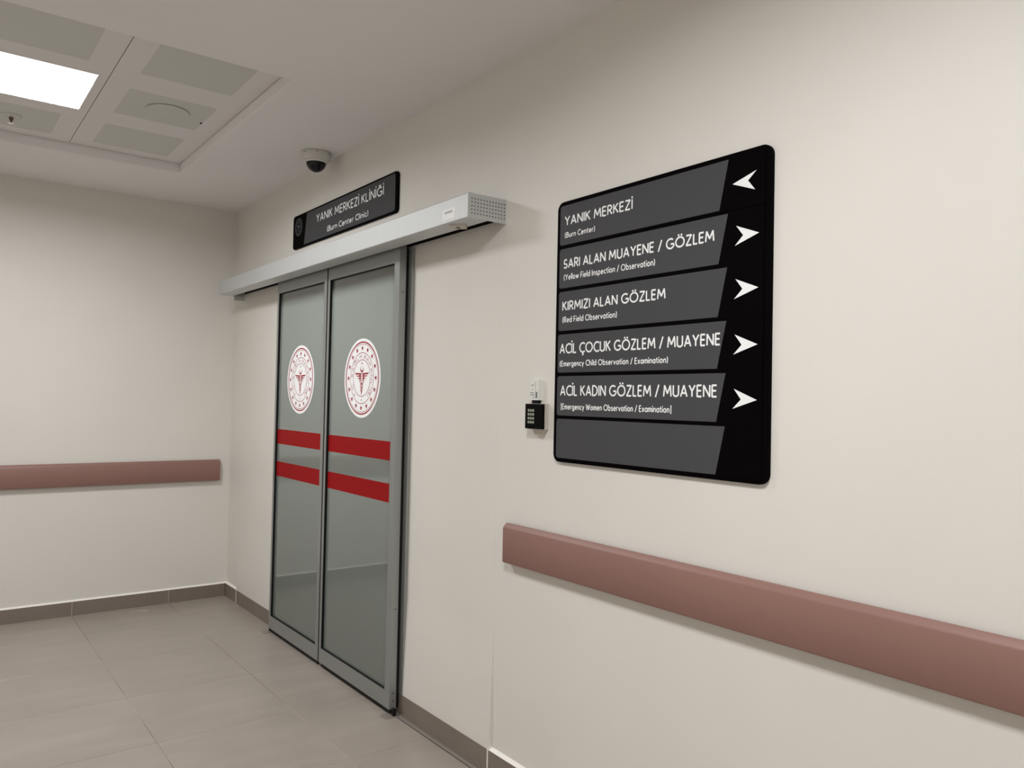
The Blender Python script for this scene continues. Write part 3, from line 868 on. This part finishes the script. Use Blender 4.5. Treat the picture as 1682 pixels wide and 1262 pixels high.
B('cable_gland', M['dark'], wr, -0.016, -0.003, -3.616, -3.580, 1.4695, 1.482)

# ---------------------------------------------------------------- ceiling devices
dc = empty('dome_camera', (-0.122, -1.742, H))
tag(dc, 'white dome security camera with black glass on the ceiling above the clinic sign', 'security camera')
c = (-0.122, -1.742, 0)
MB().lathe(c, [(0, H), (0.082, H), (0.083, H-0.004), (0.079, H-0.005), (0.079, H-0.008), (0.082, H-0.009), (0.082, H-0.022), (0.078, H-0.036), (0.074, H-0.046), (0.066, H-0.051), (0.056, H-0.052), (0, H-0.052)], 48).build('housing', M['offwhite'], dc, smooth=True)
MB().lathe(c, [(0.055, H-0.050)] + [(0.055*math.cos(math.radians(a)), H-0.054-0.055*math.sin(math.radians(a))) for a in range(0, 90, 10)] + [(0, H-0.109)], 40).build('dome', M['black'], dc, smooth=True)
MB().lathe(c, [(0.0615, H-0.0505), (0.0615, H-0.058), (0.0555, H-0.060), (0.0545, H-0.0505)], 40).build('trim_ring', M['white'], dc, smooth=True)
for a in (200, 250, 300, 340):
    q = math.radians(a)
    MB().lathe((c[0]+0.0815*math.cos(q), c[1]+0.0815*math.sin(q), H-0.015), [(0, 0.0022), (0.003, 0.002), (0.0035, -0.002)], 10, axis=(math.cos(q), math.sin(q), 0)).build('screw', M['ink'], dc)

sp = empty('sprinkler', (-1.512, -1.088, H2))
tag(sp, 'chrome fire sprinkler head in the ceiling tray beside the lamp panel', 'sprinkler')
c = (-1.512, -1.088, 0)
MB().lathe(c, [(0, H2+0.004), (0.050, H2+0.0005), (0.049, H2-0.003), (0.040, H2-0.007), (0.018, H2-0.009), (0, H2-0.009)], 32).build('escutcheon', M['perf'], sp, smooth=True)
MB().lathe(c, [(0, H2-0.008), (0.010, H2-0.009), (0.009, H2-0.022), (0.004, H2-0.024), (0.004, H2-0.034), (0, H2-0.034)], 16).build('body', M['raildark'], sp, smooth=True)
for s in (-1, 1):
    MB().prism([(c[0]+s*0.009, c[1]-0.002, H2-0.018), (c[0]+s*0.012, c[1]-0.002, H2-0.026), (c[0]+s*0.004, c[1]-0.002, H2-0.040), (c[0]+s*0.002, c[1]-0.002, H2-0.038)], (0, 0.004, 0)).build('frame_arm', M['chrome'], sp)
MB().lathe(c, [(0, H2-0.036), (0.016, H2-0.038), (0.017, H2-0.040), (0.010, H2-0.043), (0, H2-0.045)], 20).build('deflector', M['chrome'], sp, smooth=True)

cp = empty('ceiling_speaker', (-0.895, -1.700, H2))
tag(cp, 'round flush ceiling speaker cover in the middle of the perforated panel', 'speaker')
MB().lathe((-0.895, -1.700, 0), [(0, H2-0.0065), (0.098, H2-0.006), (0.100, H2-0.004), (0.100, H2-0.001), (0, H2-0.001)], 48).build('cover', M['perf'], cp, smooth=True)
MB().lathe((-0.895, -1.700, 0), [(0, H2-0.001), (0.0985, H2-0.001), (0.0985, H2+0.0008), (0, H2+0.0008)], 48).build('gasket', M['dark'], cp)
pin = MB().lathe((-0.716, -1.632, 0), [(0, H2-0.006), (0.004, H2-0.005), (0.005, H2), (0, H2+0.0008)], 12).build('indicator_pin', M['dark'], None, smooth=True)
tag(pin, 'tiny black pin poking from the perforated panel near the round cover', 'indicator')

# a dropped scrap on the floor near the end wall
k = MB()
cx, cy = -0.61, -0.13
P = [(-0.06, 0.012), (-0.02, 0.02), (0.02, 0.018), (0.045, 0.0), (0.03, -0.02), (0.005, -0.03)]
for a, b in zip(P, P[1:]):
    dx, dy = b[0]-a[0], b[1]-a[1]; L = math.hypot(dx, dy); nx, ny = -dy/L*0.0022, dx/L*0.0022
    k.prism([(cx+a[0]+nx, cy+a[1]+ny, 0.0002), (cx+b[0]+nx, cy+b[1]+ny, 0.0002), (cx+b[0]-nx, cy+b[1]-ny, 0.0002), (cx+a[0]-nx, cy+a[1]-ny, 0.0002)], (0, 0, 0.0012))
tag(k.build('plastic_scrap', M['beige'], None), 'thin pale curled plastic scrap lying on the floor by the far skirting', 'litter')
